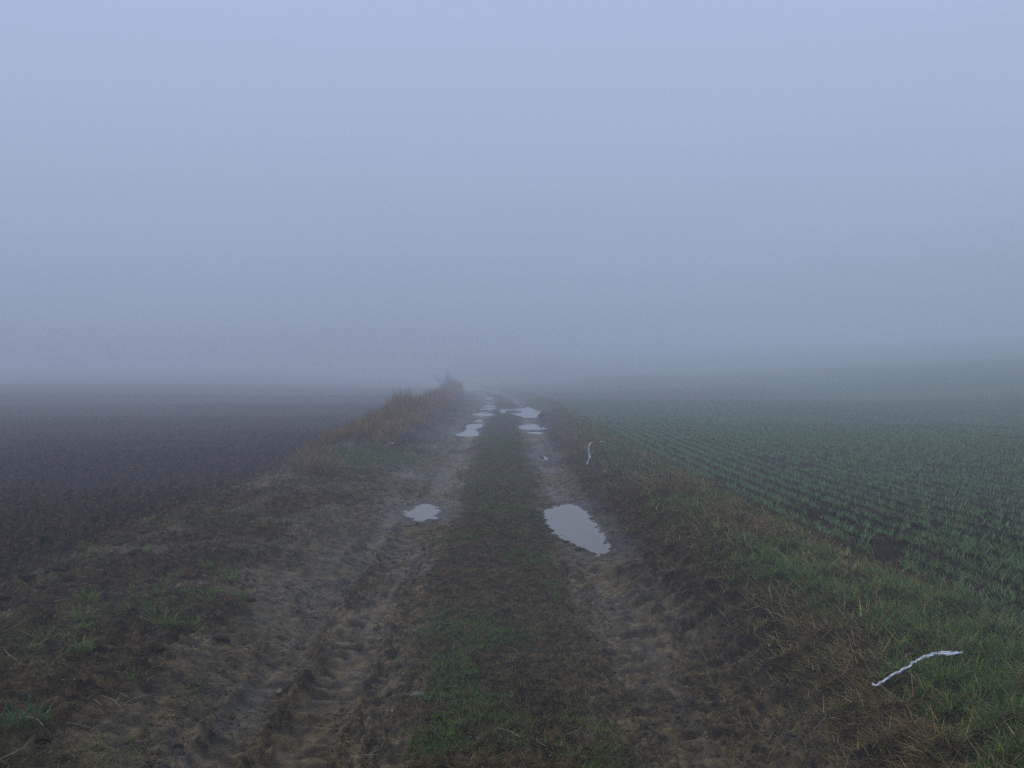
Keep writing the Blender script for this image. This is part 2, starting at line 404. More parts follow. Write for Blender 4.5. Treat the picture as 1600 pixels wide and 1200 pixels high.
def surface(x, y):
    m = masks(x, y); u = m['u']
    g1 = fbm(x * 1.3, y * 0.9, 3, 61)[:, None]; g2 = fbm(x * 0.35, y * 0.22, 2, 62)[:, None]
    def lay(base, col, w):
        w = w[:, None]
        return base * (1 - w) + np.array(col) * w
    c = np.tile(np.array([0.047, 0.0245, 0.009]), (len(x), 1))
    c = lay(c, (0.068, 0.040, 0.016), m['margin'])
    pale = m['margin'] * sstep(0.0, 0.35, g1[:, 0] + 0.35 * sstep(-2.4, -1.6, u))
    c = lay(c, (0.104, 0.070, 0.034), pale * (0.5 + 0.5 * sstep(-0.2, 0.3, fbm(x * 9, y * 9, 2, 68))) * 0.8)
    mossy = m['margin'] * sstep(0.05, 0.4, fbm(x * 0.9, y * 0.7, 3, 66) + 0.1) * (1 - sstep(12, 17, y))
    c = lay(c, (0.058, 0.047, 0.012), mossy * 0.65)
    c = lay(c, (0.082, 0.051, 0.022), m['track'])
    c = lay(c, (0.112, 0.076, 0.038), m['track'] * sstep(0.05, 0.4, fbm(x * 2.0, y * 0.5, 2, 63)) * 0.8)
    lines = sstep(0.05, 0.45, gnoise(x * 11, y * 0.35, 69))
    c = lay(c, (0.108, 0.070, 0.029), m['track'] * (1 - m['shoulder']) * (1 - m['centre']) * 0.75)
    c = lay(c, (0.150, 0.106, 0.056), m['track'] * (1 - m['centre']) * lines * 0.7)
    c = lay(c, (0.098, 0.064, 0.028), m['shoulder'] * (0.15 + 0.75 * sstep(-0.25, 0.25, fbm(x * 2.5, y * 1.6, 3, 70))))
    c = lay(c, (0.112, 0.072, 0.030), m['lane'] * m['track'] * 0.45)
    m['grain'] = np.clip(1 - 0.45 * m['lane'] - 0.45 * m['shoulder'] - 0.25 * lines * m['track'], 0.2, 1)
    dry = sstep(0.0, 0.4, fbm(x * 1.5, y * 1.6, 3, 64))
    c = lay(c, (0.054, 0.034, 0.012), m['centre'] * 0.9)
    c = lay(c, (0.088, 0.050, 0.020), m['centre'] * dry * 0.6)
    c = lay(c, (0.048, 0.029, 0.012), m['bank'])
    c = lay(c, (0.060, 0.038, 0.016), m['bank'] * sstep(-0.1, 0.35, fbm(x * 1.4, y * 2.2, 3, 65)))
    c = lay(c, (0.045, 0.034, 0.015), m['verge'])
    c = lay(c, (0.040, 0.023, 0.010), m['crop'])
    c = lay(c, (0.075, 0.05, 0.03), m['weed'])
    # beyond the built seedlings the sown rows are colour only
    row = 0.5 + 0.5 * np.cos(2 * math.pi * (u - 2.72) / 0.81)
    tram = 1 - 0.8 * (np.exp(-((u - 11.6) / 0.3) ** 2) + np.exp(-((u - 13.5) / 0.3) ** 2))
    gfar = m['crop'] * sstep(30, 55, y) * (x < 20.5)
    c = lay(c, (0.070, 0.105, 0.036), gfar * (0.3 + 0.35 * row) * tram)
    mead = sstep(19.5, 21.5, x + 0.8 * gnoise(x * 0.2, y * 0.2, 67))
    mead = np.maximum(mead, m['crop'] * sstep(168, 180, y))
    c = lay(c, (0.055, 0.098, 0.024), mead)
    verge_far = (m['verge'] + m['bank']) * sstep(45, 70, y)
    c = lay(c, (0.085, 0.10, 0.024), verge_far * 0.7)
    c = c * (1 + 0.5 * g1 * 0.6 + 0.4 * g2 * 0.5)
    wet = 0.10 + 0 * x
    rutn = m['track'] * (1 - m['centre'])
    wet = wet + rutn * (0.34 + 0.75 * fbm(x * 1.7, y * 0.45, 3, 71)) + 0.25 * m['margin'] * pale + 0.22 * m['shoulder'] + 0.25 * m['lane'] * m['track']
    for lab, P in PUDDLES:
        x0, y0 = P.min(0) - 1; x1, y1 = P.max(0) + 1
        k = (x > x0) & (x < x1) & (y > y0) & (y < y1)
        if k.any():
            sd = poly_sd(P, x[k], y[k]); wk_ = 1 - sstep(0.05, 0.4, sd); wet[k] += 0.25 * wk_; c[k] *= (1 - 0.45 * wk_)[:, None]
    return np.clip(c, 0.012, 0.4), np.clip(wet, 0.05, 1.0), m

def build_ground():
    ys = [2.2]
    while ys[-1] < 1000:
        y = ys[-1]
        px = 0.72 if y < 170 else 0.25 + 0.0
        st = max(0.011, y * y / (CAM_H * 1024) * px)
        if y < 3.6: st = 0.03
        if y > 170: st = y * 0.08
        ys.append(y + st)
    back = [2.2 - 0.05 * 1.5 ** k for k in range(1, 25)]
    ys = np.array([b for b in back[::-1] if b > -1000] + ys)
    NC = 860
    s = np.linspace(-1, 1, NC)
    outer = np.linspace(0, 1, 13)[1:] ** 3
    X = np.zeros((len(ys), NC + 24)); Y = np.repeat(ys[:, None], NC + 24, 1)
    Wd = 1.25 + 0.62 * np.clip(ys, 2.2, 1000)
    X[:, 12:12 + NC] = Wd[:, None] * s[None, :]
    far = 1100.0
    X[:, 12 + NC:] = Wd[:, None] + (far - Wd[:, None]) * outer[None, :]
    X[:, :12] = -(Wd[:, None] + (far - Wd[:, None]) * outer[None, ::-1])
    nr, nc = X.shape
    x, y = X.ravel(), Y.ravel()
    z = height(x, y)
    tint, wet, m = surface(x, y)
    uw, xx = m['uw'], x
    idx = np.arange(nr * nc).reshape(nr, nc)
    F = np.stack([idx[:-1, :-1], idx[:-1, 1:], idx[1:, 1:], idx[1:, :-1]], -1).reshape(-1, 4)
    fu = uw[F].mean(1); fx = xx[F].mean(1); fy = y[F].mean(1)
    reg = np.zeros(len(F), int)
    reg[fu > -3.65] = 1; reg[fu > -1.55] = 2; reg[fu > 1.25] = 3; reg[fu > 2.72] = 4
    fxn = fx + 0.8 * gnoise(fx * 0.2, fy * 0.2, 67)
    reg[(fxn > 20.5) | ((reg == 4) & (fy > 174))] = 5
    names = [('ploughed_field', 'bare dark brown ploughed field beside the muddy track', 'field'),
             ('field_margin', 'trampled muddy margin with straw between track and ploughed field', 'field margin'),
             ('dirt_track', 'muddy two-rut farm track with a grassy centre strip', 'track'),
             ('grass_verge', 'raised ribbed bank and verge between track and sown field', 'verge'),
             ('sown_field', 'dark soil field sown with rows of green seedlings', 'field'),
             ('meadow', 'plain green slope beyond the sown field, fading into fog', 'meadow')]
    co = np.stack([x, y, z], 1)
    for r, (nm, lab, cat) in enumerate(names):
        f = F[reg == r]
        used, inv = np.unique(f.ravel(), return_inverse=True)
        me = np_mesh(nm, co[used], inv, np.arange(len(f)) * 4, np.full(len(f), 4), True,
                     {'tint': tint[used], 'wet': wet[used], 'grain': m['grain'][used]})
        tag(link(nm, me, None, M_SOIL), lab, cat, kind='structure')
build_ground()

# ------------------------------------------------------------------ puddles: level sheets of water in the hollows
for lab, P in PUDDLES:
    c = P.mean(0)
    d = P - c
    r = np.linalg.norm(d, axis=1, keepdims=True)
    grow = 0.18
    # push each side outwards along its normal so the shore, not the sheet, draws the outline
    n = len(P); Q = []
    area = 0.5 * sum(P[i][0] * P[(i + 1) % n][1] - P[(i + 1) % n][0] * P[i][1] for i in range(n))
    sg = 1 if area > 0 else -1
    for i in range(n):
        a, b, e = P[i - 1], P[i], P[(i + 1) % n]
        n1 = np.array([b[1] - a[1], -(b[0] - a[0])]) * sg; n1 /= np.linalg.norm(n1) + 1e-9
        n2 = np.array([e[1] - b[1], -(e[0] - b[0])]) * sg; n2 /= np.linalg.norm(n2) + 1e-9
        nn = n1 + n2; nn /= np.linalg.norm(nn) + 1e-9
        Q.append(b + nn * grow)
    Q = np.array(Q)
    if sg < 0: Q = Q[::-1]
    bm = bmesh.new()
    vs = [bm.verts.new((q[0] - c[0], q[1] - c[1], 0)) for q in Q]
    f = bm.faces.new(vs)
    bmesh.ops.triangulate(bm, faces=[f])
    me = bpy.data.meshes.new('puddle'); bm.to_mesh(me); bm.free()
    o = link('puddle', me, None, M_WATER); o.location = (c[0], c[1], W_LEVEL)
    tag(o, lab, 'puddle', kind='structure')

# where the photograph shows patches of green or of dead thatch (world position, radius in metres)
def spots(lst, z):
    return [px_to_plane(px, py, z) + (r, a) for px, py, r, a in lst]
def spot_field(x, y, S):
    f = 0 * x
    for sx_, sy_, r, a in S:
        f = f + a * np.exp(-((x - sx_) / r) ** 2 - ((y - sy_) / (1.6 * r)) ** 2)
    return f
STRIP_S = spots([(700, 1085, .16, .8), (765, 1110, .14, .8), (690, 1030, .12, .5), (775, 1000, .13, .6), (680, 1160, .12, .8), (735, 1060, .12, .6), (830, 875, .16, .7), (715, 840, .15, .6), (785, 790, .3, .6), (865, 930, .13, .6), (780, 720, .5, .5), (775, 745, .3, .6), (790, 700, .6, .5), (760, 770, .25, .5), (800, 760, .25, .4), (785, 690, .8, .5), (730, 880, .15, .4), (700, 975, .1, .5), (800, 1080, .3, -.3), (900, 1000, .3, -.3), (780, 930, .3, -.4), (940, 1060, .25, -.25)], 0.0)
VERGE_S = spots([(1160, 883, .22, .6), (1260, 912, .35, .7), (1330, 950, .3, .5), (1560, 1085, .4, .7), (1500, 1050, .3, .5), (1590, 1160, .3, .6), (990, 765, .5, .5), (960, 735, .6, .5), (940, 700, .8, .5), (1100, 850, .25, .4), (1285, 1130, .12, .4), (1270, 1075, .12, .5),
    (1055, 765, .4, -.7), (1130, 812, .35, -.7), (1190, 837, .28, -.7), (905, 695, .7, -.6), (1250, 1010, .3, -.4), (1350, 1130, .35, -.5), (1430, 1160, .3, -.5), (1330, 1000, .22, -.4)], 0.22)

# ------------------------------------------------------------------ blades (grass, seedlings, weeds)
def blade_arrays(x, y, z, L, W, az, lean, curl, tint, seg=2):
    """each blade: base pair, mid pair(s), tip; leans towards az by lean and bends over by curl"""
    n = len(x)
    ts = np.linspace(0, 1, seg + 1)
    dx, dy = np.cos(az), np.sin(az)
    tw = az + math.pi / 2 + rng.normal(0, 0.5, n)
    px, py = np.cos(tw), np.sin(tw)
    V = np.zeros((n, 2 * seg + 1, 3), np.float32)
    cx = np.zeros(n); cz = np.zeros(n)
    for i, t in enumerate(ts):
        if i > 0:
            ang = lean + curl * (i - 0.5) / seg
            cx = cx + np.sin(ang) * L / seg; cz = cz + np.cos(ang) * L / seg
        bx, by, bz = x + dx * cx, y + dy * cx, z + cz
        if i < seg:
            w = W * (1.0 if i == 0 else 0.95 - 0.35 * t) / 2
            V[:, 2 * i] = np.stack([bx - px * w, by - py * w, bz], 1)
            V[:, 2 * i + 1] = np.stack([bx + px * w, by + py * w, bz], 1)
        else:
            V[:, 2 * i] = np.stack([bx, by, bz], 1)
    nv = 2 * seg + 1
    base = (np.arange(n) * nv)[:, None]
    per = []
    starts = []; totals = []; off = 0
    for i in range(seg - 1):
        per += [2 * i, 2 * i + 1, 2 * i + 3, 2 * i + 2]; starts.append(off); totals.append(4); off += 4
    i = seg - 1
    per += [2 * i, 2 * i + 1, 2 * i + 2]; starts.append(off); totals.append(3); off += 3
    loops = (base + np.array(per)[None, :]).ravel()
    st = (np.arange(n)[:, None] * off + np.array(starts)[None, :]).ravel()
    tt = np.tile(np.array(totals), n)
    T = np.repeat(tint[:, None, :], nv, 1).reshape(-1, 3)
    return V.reshape(-1, 3), loops, st, tt, T

def blade_mesh(name, *a, **k):
    V, lo, st, tt, T = blade_arrays(*a, **k)
    return np_mesh(name, V, lo, st, tt, True, {'tint': T})

def scatter(u0, u1, y0, y1, dens_fn, n_try):
    """random points in track coordinates, thinned by dens_fn(x, y, u) in 0..1; more tries near than far"""
    t = rng.random(n_try)
    y = 1.0 / (1.0 / y0 + t * (1.0 / y1 - 1.0 / y0))            # even per row of depth
    t2 = rng.random(n_try)
    y = np.where(rng.random(n_try) < 0.5, y0 + (y1 - y0) * t2 ** 2, y)
    u = u0 + (u1 - u0) * rng.random(n_try)
    x = u + track_x(y)
    k = (np.abs(x) < 0.6 * y + 1.5)
    x, y, u = x[k], y[k], u[k]
    k = rng.random(len(x)) < dens_fn(x, y, u)
    x, y, u = x[k], y[k], u[k]
    # nothing grows in the water
    ok = np.ones(len(x), bool)
    for lab, P in PUDDLES:
        q = (x > P[:, 0].min() - 0.2) & (x < P[:, 0].max() + 0.2) & (y > P[:, 1].min() - 0.2) & (y < P[:, 1].max() + 0.2)
        if q.any():
            ok[q] &= poly_sd(P, x[q], y[q]) > 0.06
    return x[ok], y[ok], u[ok]

def mixcol(a, b, t, jit=0.3):
    c = np.array(a)[None, :] * (1 - t[:, None]) + np.array(b)[None, :] * t[:, None]
    return (c * (1 + rng.normal(0, jit, (len(t), 1))) * (1 + rng.normal(0, 0.06, (len(t), 3)))).clip(0.008, 0.6).astype(np.float32)

GREEN, BLUEGREEN, OLIVE, DEAD, STRAW_C = (0.110, 0.180, 0.014), (0.10, 0.175, 0.042), (0.085, 0.080, 0.014), (0.155, 0.092, 0.030), (0.32, 0.22, 0.088)

# --- green verge grass, and the dead thatch under it
def verge_green(x, y):
    return 0.8 * fbm(x * 0.75, y * 0.42, 3, 81) + 0.3 * gnoise(x * 2.5, y * 2.5, 82) + 0.6 * spot_field(x, y, VERGE_S)
x, y, u = scatter(1.25, 3.0, 2.6, 75, lambda x, y, u: sstep(-0.08, 0.25, verge_green(x, y) + (0.28 + 0.16 * sstep(8, 15, y)) * sstep(1.45, 2.0, u) - 0.16) * (0.12 + 0.88 * sstep(1.4, 1.95, u)) * (1 - sstep(2.5, 3.0, u)), 120000)
n = len(x)
me = blade_mesh('verge_grass', x, y, height(x, y) - 0.01, rng.uniform(0.04, 0.125, n) * (0.5 + 0.5 * sstep(1.3, 2.0, u)), rng.uniform(0.003, 0.006, n) * (1 + y / 30), rng.uniform(0, 6.28, n), rng.uniform(0.1, 0.9, n), rng.uniform(0.2, 1.3, n), np.where((rng.random(n) < 0.16)[:, None], mixcol(STRAW_C, OLIVE, rng.random(n)), mixcol(GREEN, BLUEGREEN, rng.random(n), 0.35)), seg=3)
tag(link('verge_grass', me, None, M_BLADE), 'long green grass growing along the raised right verge', 'grass', kind='stuff')

x, y, u = scatter(1.15, 3.0, 2.6, 75, lambda x, y, u: (0.25 + 0.75 * sstep(0.25, -0.15, verge_green(x, y))) * (0.22 + 0.78 * sstep(1.3, 1.8, u)) * (1 - 0.9 * sstep(2.45, 2.85, u)), 150000)
n = len(x)
me = blade_mesh('verge_thatch', x, y, height(x, y) - 0.005, rng.uniform(0.06, 0.19, n) * (0.55 + 0.45 * sstep(1.3, 1.9, u)), rng.uniform(0.0025, 0.005, n) * (1 + y / 20), rng.normal(2.9, 1.3, n), rng.uniform(0.6, 1.45, n), rng.uniform(0.0, 0.7, n), np.where((rng.random(n) < 0.22)[:, None], mixcol(OLIVE, GREEN, rng.random(n) * 0.6), mixcol(DEAD, STRAW_C, rng.random(n) ** 1.3 * 0.95, 0.4)), seg=2)
tag(link('verge_thatch', me, None, M_DRY), 'matted brown dead grass on the ribbed right bank', 'dead grass', kind='stuff')

# --- centre strip
def strip_green(x, y):
    return 0.7 * fbm(x * 1.4, y * 0.7, 3, 91) + 0.4 * gnoise(x * 4, y * 3, 92) + 0.8 * spot_field(x, y, STRIP_S)
x, y, u = scatter(-0.72, 0.72, 2.6, 45, lambda x, y, u: sstep(0.05 - 0.12 * sstep(7, 14, y), 0.42 - 0.1 * sstep(7, 14, y), strip_green(x, y) + 0.12 * sstep(0.1, -0.3, u) * sstep(9, 5, y)) * sstep(0.70, 0.42, np.abs(u + 0.16 * fbm(x * 0.9, y * 0.45, 3, 3))) , 130000)
n = len(x)
me = blade_mesh('strip_grass', x, y, height(x, y) - 0.004, rng.uniform(0.015, 0.055, n), rng.uniform(0.002, 0.004, n) * (1 + y / 18), rng.uniform(0, 6.28, n), rng.uniform(0.2, 1.2, n), rng.uniform(0.1, 0.9, n), mixcol((0.085, 0.165, 0.008), (0.07, 0.14, 0.010), rng.random(n)), seg=2)
tag(link('strip_grass', me, None, M_BLADE), 'short bright green grass patches on the track centre strip', 'grass', kind='stuff')
x, y, u = scatter(-0.75, 0.75, 2.6, 40, lambda x, y, u: (0.45 + 0.5 * sstep(-0.2, 0.3, fbm(x * 1.1, y * 0.8, 2, 95)) + 0.3 * sstep(0.0, 0.4, u)) * sstep(0.74, 0.45, np.abs(u + 0.16 * fbm(x * 0.9, y * 0.45, 3, 3))), 110000)
n = len(x)
me = blade_mesh('strip_dead_grass', x, y, height(x, y) - 0.004, rng.uniform(0.012, 0.06, n), rng.uniform(0.0018, 0.0035, n) * (1 + y / 18), rng.uniform(0, 6.28, n), rng.uniform(0.6, 1.5, n), rng.uniform(0.0, 0.6, n), mixcol((0.115, 0.072, 0.026), (0.105, 0.105, 0.020), rng.random(n), 0.4), seg=2)
tag(link('strip_dead_grass', me, None, M_DRY), 'flattened olive brown dead grass on the track centre strip', 'dead grass', kind='stuff')

# --- thin weeds on the left margin and the green apron below the weedy bank
APRON_S = spots([(575, 720, .4, 1), (545, 718, .35, 1), (612, 712, .4, .8), (530, 726, .3, .8)], 0.12)
def apron(x, y):
    return np.minimum(1, spot_field(x, y, APRON_S))
x, y, u = scatter(-3.9, -1.5, 2.6, 30, lambda x, y, u: np.maximum(0.5 * sstep(0.18, 0.5, fbm(x * 1.6, y * 1.1, 3, 101)) * (1 - sstep(9.5, 13, y)), 1.0 * apron(x, y)), 80000)
n = len(x)
me = blade_mesh('margin_grass', x, y, height(x, y) - 0.004, rng.uniform(0.02, 0.07, n) * (1 + 0.7 * apron(x, y)), rng.uniform(0.0025, 0.0045, n) * (1 + y / 22), rng.uniform(0, 6.28, n), rng.uniform(0.3, 1.2, n), rng.uniform(0.1, 0.9, n), mixcol(GREEN, OLIVE, rng.random(n) ** 1.5), seg=2)
tag(link('margin_grass', me, None, M_BLADE), 'thin creeping green weeds on the trampled left margin', 'grass', kind='stuff')
ax_ = np.concatenate([rng.normal(q[0], q[2] * 0.8, 1500) for q in APRON_S]); ay_ = np.concatenate([rng.normal(q[1], q[2] * 1.4, 1500) for q in APRON_S])
n = len(ax_)
me = blade_mesh('apron_grass', ax_, ay_, height(ax_, ay_) - 0.005, rng.uniform(0.05, 0.13, n), rng.uniform(0.006, 0.011, n), rng.uniform(0, 6.28, n), rng.uniform(0.1, 0.9, n), rng.uniform(0.1, 0.9, n), mixcol((0.10, 0.17, 0.03), (0.15, 0.17, 0.06), rng.random(n)), seg=2)
tag(link('apron_grass', me, None, M_BLADE), 'patch of fresh green grass at the near foot of the weedy bank', 'grass', kind='stuff')
x, y, u = scatter(-4.2, -1.2, 2.6, 22, lambda x, y, u: 0.35 + 0.65 * sstep(0.0, 0.4, fbm(x * 0.9, y * 0.7, 3, 66)), 60000)
n = len(x)
me = blade_mesh('straw_chaff', x, y, height(x, y) + 0.006, rng.uniform(0.012, 0.06, n), rng.uniform(0.002, 0.004, n), rng.uniform(0, 6.28, n), rng.uniform(1.2, 1.62, n), rng.uniform(-0.1, 0.25, n), mixcol((0.05, 0.034, 0.016), STRAW_C, rng.random(n) ** 3.5, 0.4), seg=2)
tag(link('straw_chaff', me, None, M_DRY), 'fine straw chaff littering the trampled left margin', 'chaff', kind='stuff')

# --- weedy bank on the left
def bank_h(x, y):
    return (0.34 + 0.44 * sstep(19, 40, y) + 0.55 * sstep(45, 95, y)) * (0.75 + 0.8 * fbm(x * 0.5, y * 0.22, 2, 111))
x, y, u = scatter(-4.7, -1.9, 17.5, 118, lambda x, y, u: sstep(-4.6, -4.1, u - bank_shift(y)) * sstep(-2.6, -3.3, u - bank_shift(y)) * sstep(17.2, 21, y + 1.2 * gnoise(x * 1.5, y, 113)) * (1 - sstep(110, 118, y)) * sstep(-0.35, 0.0, fbm(x * 0.8, y * 0.5, 2, 112)), 130000)
n = len(x)
hh = 1.08 * bank_h(x, y) * (1 - 0.5 * np.abs(u - bank_shift(y) + 3.65)) * (0.7 + 0.6 * np.clip(gnoise(x * 1.1, y * 0.6, 114) + 0.5, 0, 1))
me = blade_mesh('dead_weeds', x, y, height(x, y) - 0.02, np.maximum(0.1, hh) * rng.uniform(0.35, 1.05, n), rng.uniform(0.004, 0.008, n) * (1 + y / 40), rng.uniform(0, 6.28, n), rng.uniform(0.0, 0.55, n), rng.uniform(0.0, 0.9, n), mixcol((0.215, 0.112, 0.042), (0.34, 0.205, 0.085), rng.random(n) ** 1.4), seg=3)
tag(link('dead_weeds', me, None, M_DRY), 'tall rusty dead grass and weeds covering the left bank', 'dead grass', kind='stuff')

# ------------------------------------------------------------------ sown seedlings
def seedling_mesh(seed):
    r = np.random.default_rng(seed)
    k = r.integers(4, 8)
    z0 = np.zeros(k)
    tn = np.array([0.145, 0.235, 0.055])[None, :] * (1 + r.normal(0, 0.15, (k, 1)))
    V, lo, st, tt, T = blade_arrays(r.normal(0, 0.006, k), r.normal(0, 0.006, k), z0 - 0.01, r.uniform(0.08, 0.17, k), r.uniform(0.004, 0.0065, k), r.uniform(0, 6.28, k), r.uniform(0.05, 0.5, k), r.uniform(0.2, 1.3, k), tn, seg=3)
    return np_mesh('wheat_seedling', V, lo, st, tt, True, {'tint': T})

ROW = 0.27
NEAR = []      # (distance, x, y)
us, yy = [], []
for r_i in range(0, 65):
    u0 = 2.95 + r_i * ROW
    if min(abs(u0 - 11.6), abs(u0 - 13.5)) < 0.2: continue
    sp = 0.021
    yv = np.arange(2.5, 64, sp) + rng.normal(0, 0.03, len(np.arange(2.5, 64, sp)))
    keepp = rng.random(len(yv)) < np.where(yv < 22, 0.85, np.clip(26 / yv, 0.4, 1)) * 0.95
    yv = yv[keepp]
    us.append(u0 + rng.normal(0, 0.02, len(yv)) + 0.03 * np.sin(yv * 0.3)); yy.append(yv)
us = np.concatenate(us); yy = np.concatenate(yy)
xs = us + track_x(yy)
k = (xs < 20.3) & (xs < 0.56 * yy + 1.0)
xs, yy, us = xs[k], yy[k], us[k]
gap = fbm(xs * 0.8, yy * 0.7, 3, 121)
k = rng.random(len(xs)) < sstep(-0.42, -0.05, gap + 0.3 * sstep(2.8, 3.8, us) - 0.06)
xs, yy, us = xs[k], yy[k], us[k]
inview = (np.abs(xs) < 0.5 * yy)
dist = np.where(inview, np.hypot(xs, yy), 1e6)
order = np.argsort(dist)
near_i, far_i = order[:300], order[300:]
variants = [seedling_mesh(200 + i) for i in range(9)]
zz = height(xs[near_i], yy[near_i])
for j, i in enumerate(near_i):
    o = link('wheat_seedling', variants[j % 9], None, M_CROP)
    o.location = (xs[i], yy[i], zz[j]); o.rotation_euler = (0, 0, random.uniform(0, 6.28))
    s = random.uniform(0.75, 1.15); o.scale = (s, s, s)
    tag(o, 'young green cereal seedling rooted in dark soil just beyond the verge', 'seedling', 'seedlings along the near edge of the sown field')
fx, fy = xs[far_i], yy[far_i]
nb = np.where(fy < 14, 5, np.where(fy < 28, 4, 3))
bx = np.repeat(fx, nb) + rng.normal(0, 0.012, nb.sum()); by = np.repeat(fy, nb) + rng.normal(0, 0.012, nb.sum())
n = len(bx)
me = blade_mesh('sown_crop', bx, by, height(bx, by) - 0.01, rng.uniform(0.045, 0.11, n), rng.uniform(0.0038, 0.006, n) * (1 + by / 28), rng.uniform(0, 6.28, n), rng.uniform(0.02, 0.4, n), rng.uniform(0.1, 0.9, n), mixcol((0.155, 0.24, 0.06), (0.155, 0.25, 0.11), rng.random(n)), seg=2)
tag(link('sown_crop', me, None, M_CROP), 'rows of green cereal seedlings stretching away across the sown field', 'crop', kind='stuff')
print('seedlings', len(xs), 'blades', n)

# ------------------------------------------------------------------ crumbs of soil
def ico(sub, seed, amp=0.25, flat=0.75):
    bm = bmesh.new(); bmesh.ops.create_icosphere(bm, subdivisions=sub, radius=1.0)
    r = random.Random(seed); o = [r.uniform(-9, 9) for _ in range(3)]
    from mathutils import noise as mn
    for v in bm.verts:
        q = v.co * 1.3 + Vector(o)
        v.co *= 1 + amp * 1.6 * mn.noise(q) + amp * 0.8 * mn.noise(q * 2.7)
        v.co.z *= flat
    return bm
tb = ico(1, 1); tb.verts.ensure_lookup_table()
tv = np.array([v.co[:] for v in tb.verts]); tf = np.array([[v.index for v in f.verts] for f in tb.faces]); tb.free()
def crumb_stuff(name, x, y, size, tint, label):
    n = len(x); nv = len(tv)
    a = rng.uniform(0, 6.28, n); ca, sa = np.cos(a), np.sin(a)
    sx = size * rng.uniform(0.7, 1.4, n); sy = size * rng.uniform(0.7, 1.4, n); sz = size * rng.uniform(0.5, 0.95, n)
    jit = 1 + rng.normal(0, 0.13, (n, nv))
    vx = tv[None, :, 0] * sx[:, None] * jit; vy = tv[None, :, 1] * sy[:, None] * jit; vz = tv[None, :, 2] * sz[:, None] * jit
    z = height(x, y)
    V = np.stack([vx * ca[:, None] - vy * sa[:, None] + x[:, None], vx * sa[:, None] + vy * ca[:, None] + y[:, None], vz + (z + size * 0.25)[:, None]], -1).reshape(-1, 3)
    L = (tf[None] + (np.arange(n) * nv)[:, None, None]).reshape(-1)
    m_ = n * len(tf)
    T = np.repeat(tint[:, None, :], nv, 1).reshape(-1, 3)
    me = np_mesh(name, V, L, np.arange(m_) * 3, np.full(m_, 3), False, {'tint': T, 'wet': np.full(len(V), 0.25, np.float32), 'grain': np.full(len(V), 0.6, np.float32)})
    tag(link(name, me, None, M_SOIL), label, 'soil crumbs', kind='stuff')
x, y, u = scatter(-9.5, -3.2, 2.8, 32, lambda x, y, u: 0.3 + 0.7 * sstep(-3.4, -4.0, u), 30000)
k = x > -0.56 * y - 0.6
x, y = x[k], y[k]; n = len(x)
crumb_stuff('field_crumbs', x, y, rng.uniform(0.006, 0.036, n) * rng.random(n) ** 0.7 * (1 + y / 60), mixcol((0.032, 0.017, 0.007), (0.075, 0.042, 0.018), rng.random(n), 0.2), 'loose dark soil clods strewn over the ploughed field')
x, y, u = scatter(-1.6, 1.35, 2.8, 24, lambda x, y, u: sstep(0.45, 0.6, np.abs(u)) * sstep(-0.1, 0.2, fbm(x * 1.6, y * 0.8, 3, 131)), 26000)
n = len(x)
crumb_stuff('rut_crumbs', x, y, rng.uniform(0.004, 0.014, n) * rng.random(n) ** 0.5 * (1 + y / 60), mixcol((0.07, 0.045, 0.02), (0.12, 0.08, 0.038), rng.random(n), 0.2), 'crumbled mud thrown up along both wheel ruts')

# ------------------------------------------------------------------ single clods, stones
clod_meshes = []
for i in range(6):
    bm = ico(3, 40 + i, 0.5, 0.6); me = bpy.data.meshes.new('mud_clod'); bm.to_mesh(me); bm.free()
    me.polygons.foreach_set('use_smooth', [True] * len(me.polygons)); clod_meshes.append(me)
    ag_ = me.attributes.new('grain', 'FLOAT', 'POINT'); ag_.data.foreach_set('value', np.ones(len(me.vertices), np.float32))
    at_ = me.attributes.new('tint', 'FLOAT_COLOR', 'POINT')
    at_.data.foreach_set('color', np.tile(np.array([0.078, 0.050, 0.022, 1], np.float32), len(me.vertices)))
def put(name, me, mat, px, py, size, label, cat, group=None, sq=(1, 1, 1), sink=0.45):
    gx, gy, gz = ground_hit(px, py)
    o = link(name, me, None, mat)
    o.location = (gx, gy, gz + size * (0.5 - sink)); o.scale = (size * sq[0], size * sq[1], size * sq[2])
    o.rotation_euler = (random.uniform(-.2, .2), random.uniform(-.2, .2), random.uniform(0, 6.28))
    return tag(o, label, cat, group)
CL_PUD = [(884, 848, .02), (904, 860, .024), (652, 819, .016)]
for i, (px, py, s) in enumerate(CL_PUD):
    put('mud_clod', clod_meshes[i % 6], M_SOIL, px, py, s, 'dark wet mud clod at the near rim of a puddle', 'clod', 'clods at the puddle rims')
put('mud_clod', clod_meshes[2], M_SOIL, 846, 652, 0.13, 'dark mud lump rising at the rim of the large forked puddle', 'clod', None, (0.7, 0.7, 1.7))
CL_MAR = [(300, 985, .045), (345, 1000, .05), (245, 1015, .045), (140, 1010, .05), (60, 1160, .05), (390, 940, .04), (75, 960, .05)]
for i, (px, py, s) in enumerate(CL_MAR):
    put('mud_clod', clod_meshes[i % 6], M_SOIL, px, py, s * 0.7, 'rounded brown clod on the trampled margin by the left rut', 'clod', 'clods on the left margin', (1.3, 1, .8))
CL_FIELD = [(40, 905, .06), (95, 890, .07), (130, 862, .06), (70, 842, .07), (150, 812, .06), (110, 905, .05), (210, 865, .05), (10, 935, .06), (20, 872, .06)]
for i, (px, py, s) in enumerate(CL_FIELD):
    put('soil_clod', clod_meshes[(i + 3) % 6], M_SOIL, px, py, s * 0.75, 'large dark clod lying on the bare ploughed soil', 'clod', 'clods on the ploughed field', (1.2, 1, .85))

